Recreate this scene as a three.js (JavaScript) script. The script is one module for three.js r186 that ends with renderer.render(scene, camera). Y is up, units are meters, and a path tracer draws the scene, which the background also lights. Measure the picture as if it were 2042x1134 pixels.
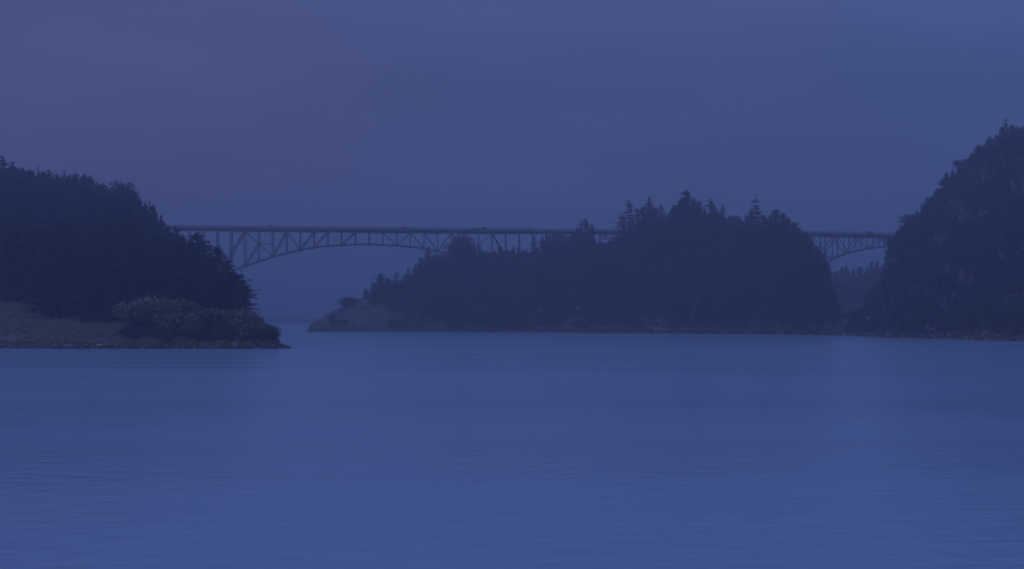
import * as THREE from 'three';
import { mergeGeometries } from 'three/addons/utils/BufferGeometryUtils.js';

// ------------------------------------------------------------------ camera, sky, sun, exposure
const EYE = 7.4, FOCAL = 2640, HORIZON = 634;            // focal length and horizon row in pixels of the 2042 x 1134 photograph
const scene = new THREE.Scene();
const camera = new THREE.PerspectiveCamera(24.24, 2042 / 1134, 0.5, 30000);
camera.position.set(0, EYE, 0);
camera.rotation.x = Math.atan((HORIZON - 567) / FOCAL);
scene.add(camera);

const renderer = new THREE.WebGLRenderer({ antialias: true });
renderer.setSize(1024, 568);
renderer.toneMapping = THREE.LinearToneMapping;
renderer.toneMappingExposure = 1;
renderer.shadowMap.enabled = true;

function mulberry(seed) {
  let a = seed >>> 0;
  return () => { a = (a + 0x6d2b79f5) | 0; let t = Math.imul(a ^ (a >>> 15), 1 | a); t = (t + Math.imul(t ^ (t >>> 7), 61 | t)) ^ t; return ((t ^ (t >>> 14)) >>> 0) / 4294967296; };
}
function hash3(x, y, z) {
  let h = Math.imul(x, 374761393) ^ Math.imul(y, 668265263) ^ Math.imul(z, 2147483647 - 1274126177);
  h = Math.imul(h ^ (h >>> 13), 1274126177); h ^= h >>> 16;
  return (h >>> 0) / 4294967296;
}
const fade = (t) => t * t * (3 - 2 * t);
function noise3(x, y, z) {                                // value noise, -1..1
  const xi = Math.floor(x), yi = Math.floor(y), zi = Math.floor(z), u = fade(x - xi), v = fade(y - yi), w = fade(z - zi);
  const L = (a, b, t) => a + (b - a) * t;
  const c = (i, j, k) => hash3(xi + i, yi + j, zi + k);
  return 2 * L(L(L(c(0, 0, 0), c(1, 0, 0), u), L(c(0, 1, 0), c(1, 1, 0), u), v), L(L(c(0, 0, 1), c(1, 0, 1), u), L(c(0, 1, 1), c(1, 1, 1), u), v), w) - 1;
}
function fbm(x, y, z, n = 4) { let s = 0, a = 0.5; for (let i = 0; i < n; i++) { s += a * noise3(x, y, z); x = x * 2.03 + 11.3; y = y * 2.03 + 5.7; z = z * 2.03 + 3.1; a *= 0.5; } return s; }
const clamp = (x, a = 0, b = 1) => Math.min(b, Math.max(a, x));
const smooth = (a, b, x) => fade(clamp((x - a) / (b - a)));

// An overcast dusk sky: three times as bright overhead as at the horizon, as a cloud sheet is, with faint long streaks of stratus and a slightly rosier side towards the set sun on the left.
function duskSky() {
  const W = 2048, H = 1024, data = new Float32Array(W * H * 4);
  for (let j = 0; j < H; j++) {
    const el = ((j + 0.5) / H - 0.5) * Math.PI, s = Math.max(0, Math.sin(el));
    for (let i = 0; i < W; i++) {
      const az = ((i + 0.5) / W - 0.5) * 2 * Math.PI, x = Math.cos(el) * Math.cos(az), z = Math.cos(el) * Math.sin(az);
      let v = SKY.base + SKY.rise * s;
      const q = 1 / (s + 0.09), c = fbm(x * q * 1.1 + 4, 2.7, z * q * 1.1, 5), c2 = fbm(x * 3.4 + 9, s * 30 + 2 * x, z * 3.4, 4);
      v *= 1 + 0.13 * c + 0.15 * c2;
      const side = clamp(0.5 - 0.5 * (x * 0.93 - z * 0.1));   // 1 on the left, 0 on the right
      const rosy = SKY.rosy * (side - 0.5) + 0.03 * c2;
      const k = 4 * (j * W + i);
      data[k] = v * SKY.color[0] * (1 + 0.9 * rosy); data[k + 1] = v * SKY.color[1] * (1 - 0.6 * rosy); data[k + 2] = v * SKY.color[2] * (1 - 1.1 * rosy); data[k + 3] = 1;
    }
  }
  const t = new THREE.DataTexture(data, W, H, THREE.RGBAFormat, THREE.FloatType);
  t.mapping = THREE.EquirectangularReflectionMapping; t.magFilter = THREE.LinearFilter; t.needsUpdate = true;
  return t;
}
const SKY = { base: 0.34, rise: 0.76, rosy: 0.56, color: [0.160, 0.203, 0.515] };
scene.background = duskSky();
scene.environment = scene.background;

const sun = new THREE.DirectionalLight(new THREE.Color().setRGB(0.45, 0.66, 1), 0.65);   // daylight soaked up and spread by the cloud sheet
sun.position.set(-420, 620, 260);
sun.target.position.set(0, 0, -500);
sun.castShadow = true; sun.shadow.radius = 60; sun.shadow.mapSize.set(2048, 2048);
Object.assign(sun.shadow.camera, { left: -700, right: 700, top: 700, bottom: -700, near: 1, far: 3000 });
scene.add(sun, sun.target);

scene.fog = new THREE.FogExp2(new THREE.Color().setRGB(0.61, 0.71, 1), 0.00095);         // damp blue sea haze

// ------------------------------------------------------------------ helpers
const ray = (() => {                                       // a row and column of the photograph, and metres ahead, to a point
  const p = Math.atan((HORIZON - 567) / FOCAL), c = Math.cos(p), s = Math.sin(p);
  return (x, y, d) => { const u = (x - 1021) / FOCAL, v = (567 - y) / FOCAL, Y = v * c + s, Z = c - v * s; return new THREE.Vector3((u / Z) * d, EYE + (Y / Z) * d, -d); };
})();
const upAt = (y, d) => ray(1021, y, d).y;
const column = (X, d) => 1021 + (X / d) * FOCAL;           // near enough: the pitch is under two degrees
const taken = {};
function numbered(name) { const n = (taken[name] = (taken[name] ?? -1) + 1); return n ? `${name}_${String(n).padStart(3, '0')}` : name; }
function tag(o, label, category, group, kind) { if (label) o.userData.label = label; if (category) o.userData.category = category; if (group) o.userData.group = group; if (kind) o.userData.kind = kind; return o; }
function mesh(name, geometry, material, parent) { const m = new THREE.Mesh(geometry, material); m.name = name; m.castShadow = m.receiveShadow = true; if (parent) parent.add(m); return m; }
function thing(name, label, category, position, group) { const g = new THREE.Group(); g.name = numbered(name); g.position.copy(position); scene.add(g); return tag(g, label, category, group); }
function lerpTable(t) { return (x) => { if (x <= t[0][0]) return t[0][1]; for (let i = 1; i < t.length; i++) if (x <= t[i][0]) { const a = t[i - 1], b = t[i]; return a[1] + (b[1] - a[1]) * (x - a[0]) / (b[0] - a[0]); } return t[t.length - 1][1]; }; }
function build(pos, idx, col) {
  const g = new THREE.BufferGeometry();
  g.setAttribute('position', new THREE.Float32BufferAttribute(pos, 3));
  if (col) g.setAttribute('color', new THREE.Float32BufferAttribute(col, 3));
  if (idx) g.setIndex(idx);
  g.computeVertexNormals();
  return g;
}
const rgb = (r, g, b) => new THREE.Color().setRGB(r, g, b);
const matte = (c, roughness = 0.9, more = {}) => new THREE.MeshStandardMaterial({ color: c, roughness, metalness: 0, ...more });

function tile(n, f, srgb) {                                // square texture from a function of (u, v) in 0..1 returning [r, g, b] in 0..1
  const d = new Uint8Array(n * n * 4);
  for (let j = 0; j < n; j++) for (let i = 0; i < n; i++) { const c = f((i + 0.5) / n, (j + 0.5) / n), k = 4 * (j * n + i); for (let q = 0; q < 3; q++) d[k + q] = clamp(c[q]) * 255; d[k + 3] = 255; }
  const t = new THREE.DataTexture(d, n, n); t.wrapS = t.wrapT = THREE.RepeatWrapping; t.magFilter = THREE.LinearFilter; if (srgb) t.colorSpace = THREE.SRGBColorSpace; t.needsUpdate = true;
  return t;
}

// ------------------------------------------------------------------ water
function waveTile(n, seed, kLow, kHigh, power, turn, spread, count) {   // sum of plane waves with whole numbers of crests, so that it tiles
  const r = mulberry(seed), h = new Float32Array(n * n), waves = [];
  for (let i = 0; i < count; i++) {
    const k = kLow * Math.pow(kHigh / kLow, r()), a = turn + (r() + r() + r() - 1.5) * spread, kx = Math.round(k * Math.cos(a)), ky = Math.round(k * Math.sin(a));
    if (!kx && !ky) continue;
    waves.push([kx, ky, Math.pow(Math.hypot(kx, ky), -power), r() * 2 * Math.PI]);
  }
  for (const [kx, ky, amp, ph] of waves) {
    const cx = [], sx = [];
    for (let i = 0; i < n; i++) { const a = 2 * Math.PI * kx * i / n + ph; cx.push(Math.cos(a)); sx.push(Math.sin(a)); }
    for (let j = 0; j < n; j++) { const b = 2 * Math.PI * ky * j / n, cb = Math.cos(b) * amp, sb = Math.sin(b) * amp, o = j * n; for (let i = 0; i < n; i++) h[o + i] += cx[i] * cb - sx[i] * sb; }
  }
  let lo = 1e9, hi = -1e9; for (const v of h) { lo = Math.min(lo, v); hi = Math.max(hi, v); }
  const d = new Float32Array(n * n * 4);
  for (let i = 0; i < n * n; i++) { const v = (h[i] - lo) / (hi - lo); d[4 * i] = d[4 * i + 1] = d[4 * i + 2] = v; d[4 * i + 3] = 1; }
  const t = new THREE.DataTexture(d, n, n, THREE.RGBAFormat, THREE.FloatType); t.wrapS = t.wrapT = THREE.RepeatWrapping; t.magFilter = THREE.LinearFilter; t.needsUpdate = true;
  return t;
}
{
  const bump = waveTile(1024, 77, 8, 150, 1.05, Math.PI / 2 + 0.2, 1.15, 130);
  const slick = tile(512, (u, v) => {                      // long lanes of smoother and rougher water drawn out by the tidal current
    const a = 2 * Math.PI * u, b = 2 * Math.PI * v, q = fbm(Math.cos(a) * 1.1 + 3, Math.cos(b) * 5 + Math.sin(a), Math.sin(b) * 5, 5);
    const s = 0.85 + 0.25 * q; return [s, s, s];
  });
  bump.repeat.set(1 / 26, 1 / 26); slick.repeat.set(1 / 420, 1 / 260);
  const m = new THREE.MeshPhysicalMaterial({ color: rgb(0.27, 0.39, 0.545), roughness: 0.25, ior: 1.333, bumpMap: bump, bumpScale: 0.03, roughnessMap: slick });
  const R = 9000, pos = [-R, 0, 300, R, 0, 300, R, 0, -R, -R, 0, -R], uv = [-R, -300, R, -300, R, R, -R, R];
  const g = build(pos, [0, 1, 2, 0, 2, 3]); g.setAttribute('uv', new THREE.Float32BufferAttribute(uv, 2));
  tag(mesh('water', g, m, scene), 'calm blue tidal water of the strait, faintly rippled', 'water', null, 'structure');
}

// ------------------------------------------------------------------ land masses
// Each land mass: by direction (column of the photograph) the distance of its shore, of its ridge and the row of its bare ridge; ground height between follows a rounded slope.
const groundTile = tile(512, (u, v) => {
  const a = 2 * Math.PI * u, b = 2 * Math.PI * v, q = fbm(Math.cos(a) * 4 + 2, Math.sin(a) * 4 + Math.cos(b) * 4, Math.sin(b) * 4, 5), f = hash3(Math.floor(u * 512), Math.floor(v * 512), 5);
  const s = 0.88 + 0.28 * q + 0.14 * (f - 0.5); return [s, s, s];
}, true);
const groundBump = tile(512, (u, v) => {
  const a = 2 * Math.PI * u, b = 2 * Math.PI * v, q = fbm(Math.cos(a) * 5 + 7, Math.sin(a) * 5 + Math.cos(b) * 5, Math.sin(b) * 5, 6), s = 0.5 + 0.8 * q; return [s, s, s];
});
const GROUND = new THREE.MeshStandardMaterial({ color: 0xffffff, vertexColors: true, roughness: 0.95, map: groundTile, bumpMap: groundBump, bumpScale: 0.5 });

const ROCK = [0.17, 0.155, 0.15], GRASS = [0.31, 0.26, 0.24], DRY = [0.22, 0.19, 0.17], SOIL = [0.055, 0.06, 0.042], WRACK = [0.05, 0.048, 0.042];
function land(def) {
  const shore = lerpTable(def.shore), ridge = lerpTable(def.ridge), row = lerpTable(def.row), back = def.back ?? 1.1;
  const seed = def.seed;
  const h = (X, d) => {
    const a = column(X, d) + 3 * noise3(X * 0.05, d * 0.05, seed), d0 = shore(a) + 2.2 * fbm(X * 0.09, seed, d * 0.02, 3), d1 = Math.max(ridge(a), d0 + 3), H = Math.max(0.2, upAt(row(a), d1)), t = (d - d0) / (d1 - d0);
    const edge = smooth(def.from, def.from + 12, a) * (1 - smooth(def.to - 12, def.to, a));
    let s;
    if (t <= 0) return -2.5;
    if (t <= 1) s = def.profile(t); else s = Math.max(-0.2, Math.cos(Math.min(Math.PI, (t - 1) / back * Math.PI / 2 * 1.15)));
    let y = H * s * edge;
    const lift = Math.min(1, t * (d1 - d0) / (def.calm ?? 2.5)) * Math.min(1, H / 6);
    y += lift * (def.rough * fbm(X * 0.055, d * 0.055, seed + 4, 5) + 0.25 * def.rough * Math.abs(noise3(X * 0.3, d * 0.3, seed)));
    if (t < 0.5 && y < 0.5) y = Math.max(y, (def.bank ?? 0.9) * Math.min(1, t * (d1 - d0) / 2.5) * (0.6 + 0.4 * noise3(X * 0.4, d * 0.4, 3)));
    return edge < 0.02 ? -2.5 : y;
  };
  const at = (a, d) => { const X = ((a - 1021) / FOCAL) * d; return new THREE.Vector3(X, h(X, d), -d); };
  const cols = def.cols, rows = def.rows, pos = [], idx = [], col = [], uv = [];
  for (let i = 0; i <= cols; i++) {
    const a = def.from + (def.to - def.from) * i / cols, d0 = shore(a) - 6, d1 = Math.max(ridge(a), shore(a) + 3), d2 = d1 + (d1 - d0) * back;
    for (let j = 0; j <= rows; j++) {
      const q = j / rows, d = q < 0.75 ? d0 + (d1 - d0) * Math.pow(q / 0.75, 1.15) : d1 + (d2 - d1) * (q - 0.75) / 0.25, p = at(a, d);
      const j1 = def.rough * 0.35;
      pos.push(p.x + j1 * noise3(p.x * 0.5, p.y * 0.5, d * 0.5), p.y, p.z + j1 * noise3(d * 0.5, p.x * 0.5, p.y * 0.5 + 9)); uv.push(p.x / 9 + p.y / 17, d / 9 + p.y / 8);
      const c = def.cover(a, d, p.y, p.x); col.push(c[0], c[1], c[2]);
      if (i < cols && j < rows) { const k = i * (rows + 1) + j; idx.push(k, k + rows + 1, k + 1, k + 1, k + rows + 1, k + rows + 2); }
    }
  }
  const g = build(pos, idx, col); g.setAttribute('uv', new THREE.Float32BufferAttribute(uv, 2));
  tag(mesh(def.name, g, GROUND, scene), def.label, 'land', null, 'structure');
  return { at, h, shore, ridge, row, def };
}
const mix3 = (a, b, t) => a.map((v, i) => v + (b[i] - v) * t);

const headland = land({
  name: 'headland', label: 'wooded headland with a dry grass bank along its stony beach', seed: 3, from: -420, to: 582, cols: 300, rows: 90, rough: 2.2, calm: 28, back: 1.2, bank: 0.7,
  shore: [[-420, 318], [0, 322], [150, 319], [300, 318], [420, 320], [520, 321], [582, 323]],
  ridge: [[-420, 610], [0, 595], [180, 575], [260, 520], [300, 480], [345, 420], [400, 385], [460, 360], [520, 342], [560, 331], [582, 329]],
  row: [[-420, 360], [0, 392], [100, 410], [180, 422], [250, 446], [300, 482], [330, 520], [400, 556], [450, 588], [480, 607], [500, 626], [520, 640], [540, 654], [552, 682], [575, 690], [582, 696]],
  profile: (t) => 0.78 * t + 0.22 * Math.sin(t * Math.PI / 2),
  cover: (a, d, y, X) => {
    const n = fbm(X * 0.06, d * 0.06, 1, 4), f = fbm(X * 0.3, d * 0.3, 2, 3);
    let c = mix3(mix3(GRASS, DRY, smooth(-0.3, 0.4, f)), SOIL, smooth(0.22, 0.7, n + 0.45 * f));
    if (a > 400) c = mix3(c, ROCK, smooth(400, 500, a) * smooth(-0.3, 0.2, f + 0.2));
    c = mix3(WRACK, c, smooth(0.4, 2.2, y + 0.8 * f));
    return c;
  },
});
const island = land({
  name: 'island', label: 'steep wooded rock island carrying the middle of the bridge', seed: 11, from: 604, to: 1712, cols: 420, rows: 80, rough: 3.2, back: 1.0, bank: 1.1,
  shore: [[604, 726], [700, 720], [900, 704], [1100, 680], [1300, 648], [1500, 612], [1700, 572]],
  ridge: [[604, 730], [700, 752], [900, 778], [1100, 776], [1300, 745], [1500, 695], [1600, 655], [1700, 592]],
  row: [[604, 664], [614, 658], [640, 634], [690, 607], [740, 592], [800, 578], [850, 560], [900, 545], [960, 552], [1030, 545], [1100, 522], [1160, 506], [1200, 500], [1240, 484], [1290, 462], [1370, 446], [1440, 460], [1500, 470], [1560, 474], [1600, 502], [1640, 545], [1665, 600], [1690, 645], [1712, 670]],
  profile: (t) => Math.pow(Math.sin(t * Math.PI / 2), 0.95),
  cover: (a, d, y, X) => {
    const n = fbm(X * 0.04, d * 0.05, 6, 4), f = fbm(X * 0.25, y * 0.25, 2, 3);
    let c = mix3(SOIL, ROCK, smooth(0.0, 0.35, n + 0.25 * f));
    if (a < 860) c = mix3(mix3(DRY, ROCK, smooth(-0.2, 0.3, f)), c, smooth(730, 850, a + 60 * n));
    return mix3(WRACK, c, smooth(0.6, 3.2, y + f));
  },
});
const bluff = land({
  name: 'bluff', label: 'tall steep bluff of scrub and rock beside the strait', seed: 23, from: 1672, to: 2420, cols: 300, rows: 110, rough: 4.2, back: 1.3, bank: 1.1,
  shore: [[1672, 590], [1690, 572], [1760, 512], [1900, 464], [2042, 425], [2420, 360]],
  ridge: [[1672, 596], [1700, 596], [1760, 596], [1800, 625], [1900, 670], [2042, 690], [2420, 680]],
  row: [[1672, 668], [1700, 640], [1735, 598], [1762, 550], [1778, 498], [1800, 476], [1840, 436], [1880, 396], [1900, 366], [1940, 330], [1980, 297], [2010, 279], [2042, 275], [2200, 272], [2420, 285]],
  profile: (t) => 0.55 * t + 0.45 * Math.pow(Math.sin(t * Math.PI / 2), 0.8),
  cover: (a, d, y, X) => {
    const n = fbm(X * 0.045, y * 0.05, 8, 4), f = fbm(X * 0.3, y * 0.3, 4, 3);
    let c = mix3(SOIL, ROCK, smooth(-0.12, 0.25, n + 0.3 * f));
    return mix3(WRACK, c, smooth(0.6, 3.0, y + f));
  },
});
const farShore = land({
  name: 'far_shore', label: 'wooded shore seen far off through the narrow channel', seed: 31, from: 1500, to: 2020, cols: 110, rows: 40, rough: 4, back: 0.8, bank: 1,
  shore: [[1500, 905], [1640, 900], [1780, 880], [1860, 845], [2020, 830]],
  ridge: [[1500, 985], [1640, 990], [1780, 960], [1840, 900], [2020, 890]],
  row: [[1500, 580], [1640, 570], [1690, 566], [1760, 548], [1820, 500], [1860, 478], [2020, 470]],
  profile: (t) => Math.sin(t * Math.PI / 2),
  cover: (a, d, y, X) => mix3(SOIL, ROCK, smooth(0, 0.4, fbm(X * 0.05, y * 0.06, 3, 4))),
});
const nearCliff = land({
  name: 'cliff_shore', label: 'rock shore under the near end of the bridge, behind the headland', seed: 41, from: 120, to: 474, cols: 90, rows: 40, rough: 2, back: 0.9, bank: 1,
  shore: [[120, 770], [400, 778], [474, 790]],
  ridge: [[120, 830], [400, 815], [474, 800]],
  row: [[120, 470], [320, 468], [345, 490], [395, 530], [440, 556], [474, 580]],
  profile: (t) => Math.sin(t * Math.PI / 2),
  cover: (a, d, y, X) => mix3(SOIL, ROCK, smooth(-0.2, 0.3, fbm(X * 0.05, y * 0.06, 13, 4))),
});
{
  // a low wooded spit far across the water
  const pos = [], idx = [], n = 240;
  for (let i = 0; i <= n; i++) {
    const X = -1500 + 3000 * i / n, y = 6.4 + 2.4 * Math.abs(fbm(X * 0.006, 4, 2, 4)) + 0.6 * noise3(X * 0.09, 1, 1), z = -2350 - 60 * noise3(X * 0.004, 2, 3);
    pos.push(X, -1, z, X, y * 0.7, z - 12, X, y, z - 60, X, -1, z - 160);
    if (i < n) for (let k = 0; k < 3; k++) { const a = i * 4 + k; idx.push(a, a + 4, a + 1, a + 1, a + 4, a + 5); }
  }
  tag(mesh('distant_coast', build(pos, idx), matte(rgb(0.05, 0.06, 0.05)), scene), 'low dark coast on the horizon under the bridge arch', 'coast', null, 'structure');
}

// ------------------------------------------------------------------ foliage
const V = (x, y, z) => new THREE.Vector3(x, y, z);
function stick(out, a, b, ra, rb, sides = 5) {              // a tapered limb
  const dir = b.clone().sub(a), len = dir.length(); if (len < 1e-4) return;
  const g = new THREE.CylinderGeometry(rb, ra, len, sides, 1, true);
  g.applyQuaternion(new THREE.Quaternion().setFromUnitVectors(V(0, 1, 0), dir.normalize())); g.translate((a.x + b.x) / 2, (a.y + b.y) / 2, (a.z + b.z) / 2);
  out.push(g);
}
class Leaves {
  constructor() { this.pos = []; }
  spray(p, dir, side, L, W) {                               // a pointed spray of needles or leaves: two bent triangles
    const up = V().crossVectors(dir, side).normalize(), m = p.clone().addScaledVector(dir, L * 0.45), tip = p.clone().addScaledVector(dir, L).addScaledVector(up, -0.12 * L);
    const l = m.clone().addScaledVector(side, W), r = m.clone().addScaledVector(side, -W).addScaledVector(up, 0.25 * W);
    this.pos.push(p.x, p.y, p.z, l.x, l.y, l.z, tip.x, tip.y, tip.z, p.x, p.y, p.z, tip.x, tip.y, tip.z, r.x, r.y, r.z);
  }
  geometry() { return build(this.pos, null); }
}
// One metre of height is 1 unit of H: a conifer of unit height that is scaled when it is set.
function conifer(o) {
  const r = mulberry(o.seed), wood = [], lv = new Leaves(), H = o.H;
  const bend = (y) => V(o.lean * H * Math.pow(y / H, 1.6) + 0.012 * H * Math.sin(y * 0.7 + o.seed), y, 0.012 * H * Math.cos(y * 0.6 + o.seed));
  for (let k = 0; k < 6; k++) stick(wood, bend(H * k / 6), bend(H * (k + 1) / 6), 0.021 * H * (1 - k / 6.1) + 0.02, 0.021 * H * (1 - (k + 1) / 6.1) + 0.02, 6);
  let az = r() * 6;
  for (let k = 0; k < o.n; k++) {
    const q = k / (o.n - 1), tier = Math.round(Math.pow(q, 0.9) * o.tiers), t = o.bare + (1 - o.bare) * (tier + 0.9 * (r() - 0.5) * (o.loose ?? 0.6) + 0.4 * (hash3(tier, o.seed, 2) - 0.5)) / (o.tiers + 0.6);
    if (t > 0.985) continue;
    const tierLong = 0.5 + 0.75 * hash3(tier, o.seed, 7), lopside = 1 + 0.35 * Math.cos(az - 6.28 * hash3(tier, o.seed, 9));
    if (o.gaps && noise3(t * o.gaps, o.seed, 0.5) > 0.28 && t < 0.93) continue;
    az += 2.4 + (r() - 0.5) * 0.9;
    const wind = 1 + o.wind * Math.cos(az), prof = Math.pow(Math.max(0, 1 - t), o.pow) * (1 - 0.45 * Math.pow(1 - Math.min(1, (t - o.bare) / 0.25 + 0.1), 2));
    const L = Math.min(H * o.R * (0.75 + 0.15 * r()), Math.max(0.02 * H, H * o.R * prof * (0.55 + 0.55 * r()) * wind * tierLong * lopside * 1.15)), a = bend(t * H), dir = V(Math.cos(az), o.rise + 0.5 * Math.pow(t, 3) - 0.1 * r(), Math.sin(az)).normalize();
    const P = (s) => a.clone().addScaledVector(dir, L * s).add(V(0, -o.droop * L * s * s + 0.1 * L * s * s * s, 0));
    stick(wood, P(0), P(0.5), 0.006 * H * (1 - t) + 0.018, 0.02, 3); stick(wood, P(0.5), P(0.95), 0.02, 0.01, 3);
    const count = Math.ceil(o.sprays * (0.5 + L / (H * o.R)));
    for (let i = 0; i < count; i++) {
      const s = Math.max(0.12, Math.pow((i + r()) / count, 0.7)), p = P(s), turn = (i % 2 ? 1 : -1) * (0.35 + 0.75 * r()), f = P(Math.min(1, s + 0.1)).sub(P(Math.max(0, s - 0.1))).normalize();
      const d = f.clone().applyAxisAngle(V(0, 1, 0), turn).add(V(0, -0.25 * r(), 0)).normalize(), side = V().crossVectors(d, V((r() - 0.5) * 0.9, 1, (r() - 0.5) * 0.9)).normalize();
      const sl = o.leaf * H * (0.6 + 0.8 * r()) * (1.15 - 0.5 * s) * Math.min(1, 0.3 + L / (0.08 * H)) * (0.5 + 0.5 * Math.sqrt(1 - t));
      lv.spray(p, d, side, sl, sl * (0.24 + 0.14 * r()));
      if (i % 3 === 0) { const hd = V(f.x * 0.4 + (r() - 0.5), -0.9, f.z * 0.4 + (r() - 0.5)).normalize(); lv.spray(p, hd, V(-f.z, 0, f.x).applyAxisAngle(V(0, 1, 0), r() * 1.5).normalize(), sl * 0.75, sl * 0.26); }
    }
  }
  for (let i = 0; i < 5; i++) { const a = r() * 6.3; lv.spray(bend(H * (0.93 + 0.012 * i)), V(Math.cos(a) * 0.5, 1, Math.sin(a) * 0.5).normalize(), V(-Math.sin(a), 0, Math.cos(a)), o.leaf * H * 0.45, o.leaf * H * 0.1); }
  return { trunk: mergeGeometries(wood), crown: lv.geometry(), H };
}
// A broad-leaved tree or shrub: forked limbs carrying uneven clumps of leaves.
function broadleaf(o) {
  const r = mulberry(o.seed), wood = [], lv = new Leaves(), H = o.H, tips = [];
  const grow = (a, dir, L, rad, depth) => {
    const b = a.clone().addScaledVector(dir, L); stick(wood, a, b, rad, rad * 0.65, 5);
    if (depth === 0) { tips.push(b); return; }
    const kids = 2 + (r() < 0.5 ? 1 : 0);
    for (let i = 0; i < kids; i++) { const d = dir.clone().add(V((r() - 0.5) * o.open + o.lean, (r() - 0.35) * 0.6, (r() - 0.5) * o.open)).normalize(); grow(b, d, L * (0.62 + 0.25 * r()), rad * 0.6, depth - 1); }
    if (r() < 0.5) tips.push(b);
  };
  for (let s = 0; s < o.stems; s++) { const a = s / o.stems * 6.28 + r(); grow(V(0, 0, 0), V(Math.cos(a) * o.open * 0.35 * (o.stems > 1 ? 1 : 0.2) + o.lean, 1, Math.sin(a) * o.open * 0.35).normalize(), H * o.first, 0.02 * H, o.depth); }
  let top = 0; for (const t of tips) top = Math.max(top, t.y);
  const k = (H * (o.stems > 2 ? 0.75 : 0.93)) / top;
  for (const t of tips) {
    t.multiplyScalar(k);
    const R = H * o.clump * (0.6 + 0.7 * r());
    for (let i = 0; i < o.leaves; i++) {
      const u = r() * 2 - 1, a = r() * 6.283, q = Math.pow(r(), 0.45), d = V(Math.sqrt(1 - u * u) * Math.cos(a), u * (o.stems > 2 ? 1 : 0.75), Math.sqrt(1 - u * u) * Math.sin(a));
      const p = t.clone().addScaledVector(d, R * q), f = d.clone().add(V((r() - 0.5) * 1.6, (r() - 0.5) * 1.2, (r() - 0.5) * 1.6)).normalize(), side = V().crossVectors(f, V(r() - 0.5, 1, r() - 0.5)).normalize(), L = H * o.leaf * (0.6 + 0.8 * r());
      if (p.y > 0.02 * H) lv.spray(p, f, side, L, L * 0.32);
    }
  }
  const trunk = mergeGeometries(wood); trunk.scale(k, k, k);
  return { trunk, crown: lv.geometry(), H };
}
const base = { H: 15, lean: 0, bare: 0.08, n: 120, gaps: 0, tiers: 17, wind: 0.15, pow: 0.8, R: 0.29, rise: 0.12, droop: 0.3, sprays: 17, leaf: 0.075 };
const KIND = {
  fir: conifer({ ...base, seed: 5 }),
  slimFir: conifer({ ...base, seed: 8, R: 0.23, pow: 0.95, n: 125, tiers: 20 }),
  fullFir: conifer({ ...base, seed: 13, R: 0.34, pow: 0.7, n: 135, bare: 0.05, sprays: 19, tiers: 16, loose: 0.9 }),
  raggedFir: conifer({ ...base, seed: 21, R: 0.36, pow: 0.68, n: 105, bare: 0.12, wind: 0.3, rise: 0.05, sprays: 16, tiers: 13, loose: 0.4 }),
  bareTopFir: conifer({ ...base, seed: 34, R: 0.30, pow: 0.72, n: 72, bare: 0.2, sprays: 13, droop: 0.42, tiers: 11, loose: 0.3, leaf: 0.068, wind: 0.05 }),
  windFir: conifer({ ...base, seed: 55, R: 0.40, pow: 0.55, n: 100, bare: 0.14, wind: -0.45, lean: -0.05, rise: 0.1, sprays: 16, tiers: 11, loose: 0.35 }),
  flatPine: conifer({ ...base, seed: 61, R: 0.42, pow: 0.42, n: 100, bare: 0.25, wind: 0.2, lean: 0.04, rise: 0.22, droop: 0.12, sprays: 18, tiers: 8, loose: 0.5 }),
  looseFir: conifer({ ...base, seed: 71, R: 0.32, pow: 0.72, n: 125, tiers: 15, loose: 1.1, lean: 0.02, wind: 0.3, droop: 0.36 }),
  oldFir: conifer({ ...base, seed: 83, R: 0.37, pow: 0.52, n: 135, tiers: 13, loose: 1.2, lean: -0.02, wind: 0.25, droop: 0.25, rise: 0.2, bare: 0.1, sprays: 19 }),
  brokenFir: conifer({ ...base, seed: 97, R: 0.36, pow: 0.58, n: 110, tiers: 12, loose: 0.8, gaps: 7, wind: 0.35, droop: 0.18, rise: 0.16, bare: 0.1, sprays: 18 }),
  oak: broadleaf({ seed: 3, H: 10, stems: 1, first: 0.2, open: 1.6, lean: 0, depth: 3, clump: 0.19, leaves: 90, leaf: 0.05 }),
  madrona: broadleaf({ seed: 17, H: 10, stems: 2, first: 0.22, open: 1.4, lean: 0.03, depth: 3, clump: 0.16, leaves: 62, leaf: 0.05 }),
  shrub: broadleaf({ seed: 29, H: 4, stems: 5, first: 0.1, open: 1.7, lean: 0, depth: 1, clump: 0.3, leaves: 130, leaf: 0.08 }),
  lowShrub: broadleaf({ seed: 37, H: 2.4, stems: 7, first: 0.08, open: 2.2, lean: 0, depth: 1, clump: 0.42, leaves: 110, leaf: 0.1 }),
};
const BARK = matte(rgb(0.075, 0.058, 0.045), 0.95);
const leafMat = (r, g, b) => matte(rgb(r, g, b), 0.85, { side: THREE.DoubleSide });
const NEEDLE = [leafMat(0.024, 0.056, 0.064), leafMat(0.030, 0.064, 0.066), leafMat(0.022, 0.052, 0.070), leafMat(0.038, 0.068, 0.062)];
const LEAF = [leafMat(0.036, 0.066, 0.060), leafMat(0.16, 0.18, 0.125), leafMat(0.21, 0.205, 0.14), leafMat(0.05, 0.072, 0.055), leafMat(0.18, 0.14, 0.115)];
const rnd = mulberry(2024);

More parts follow.
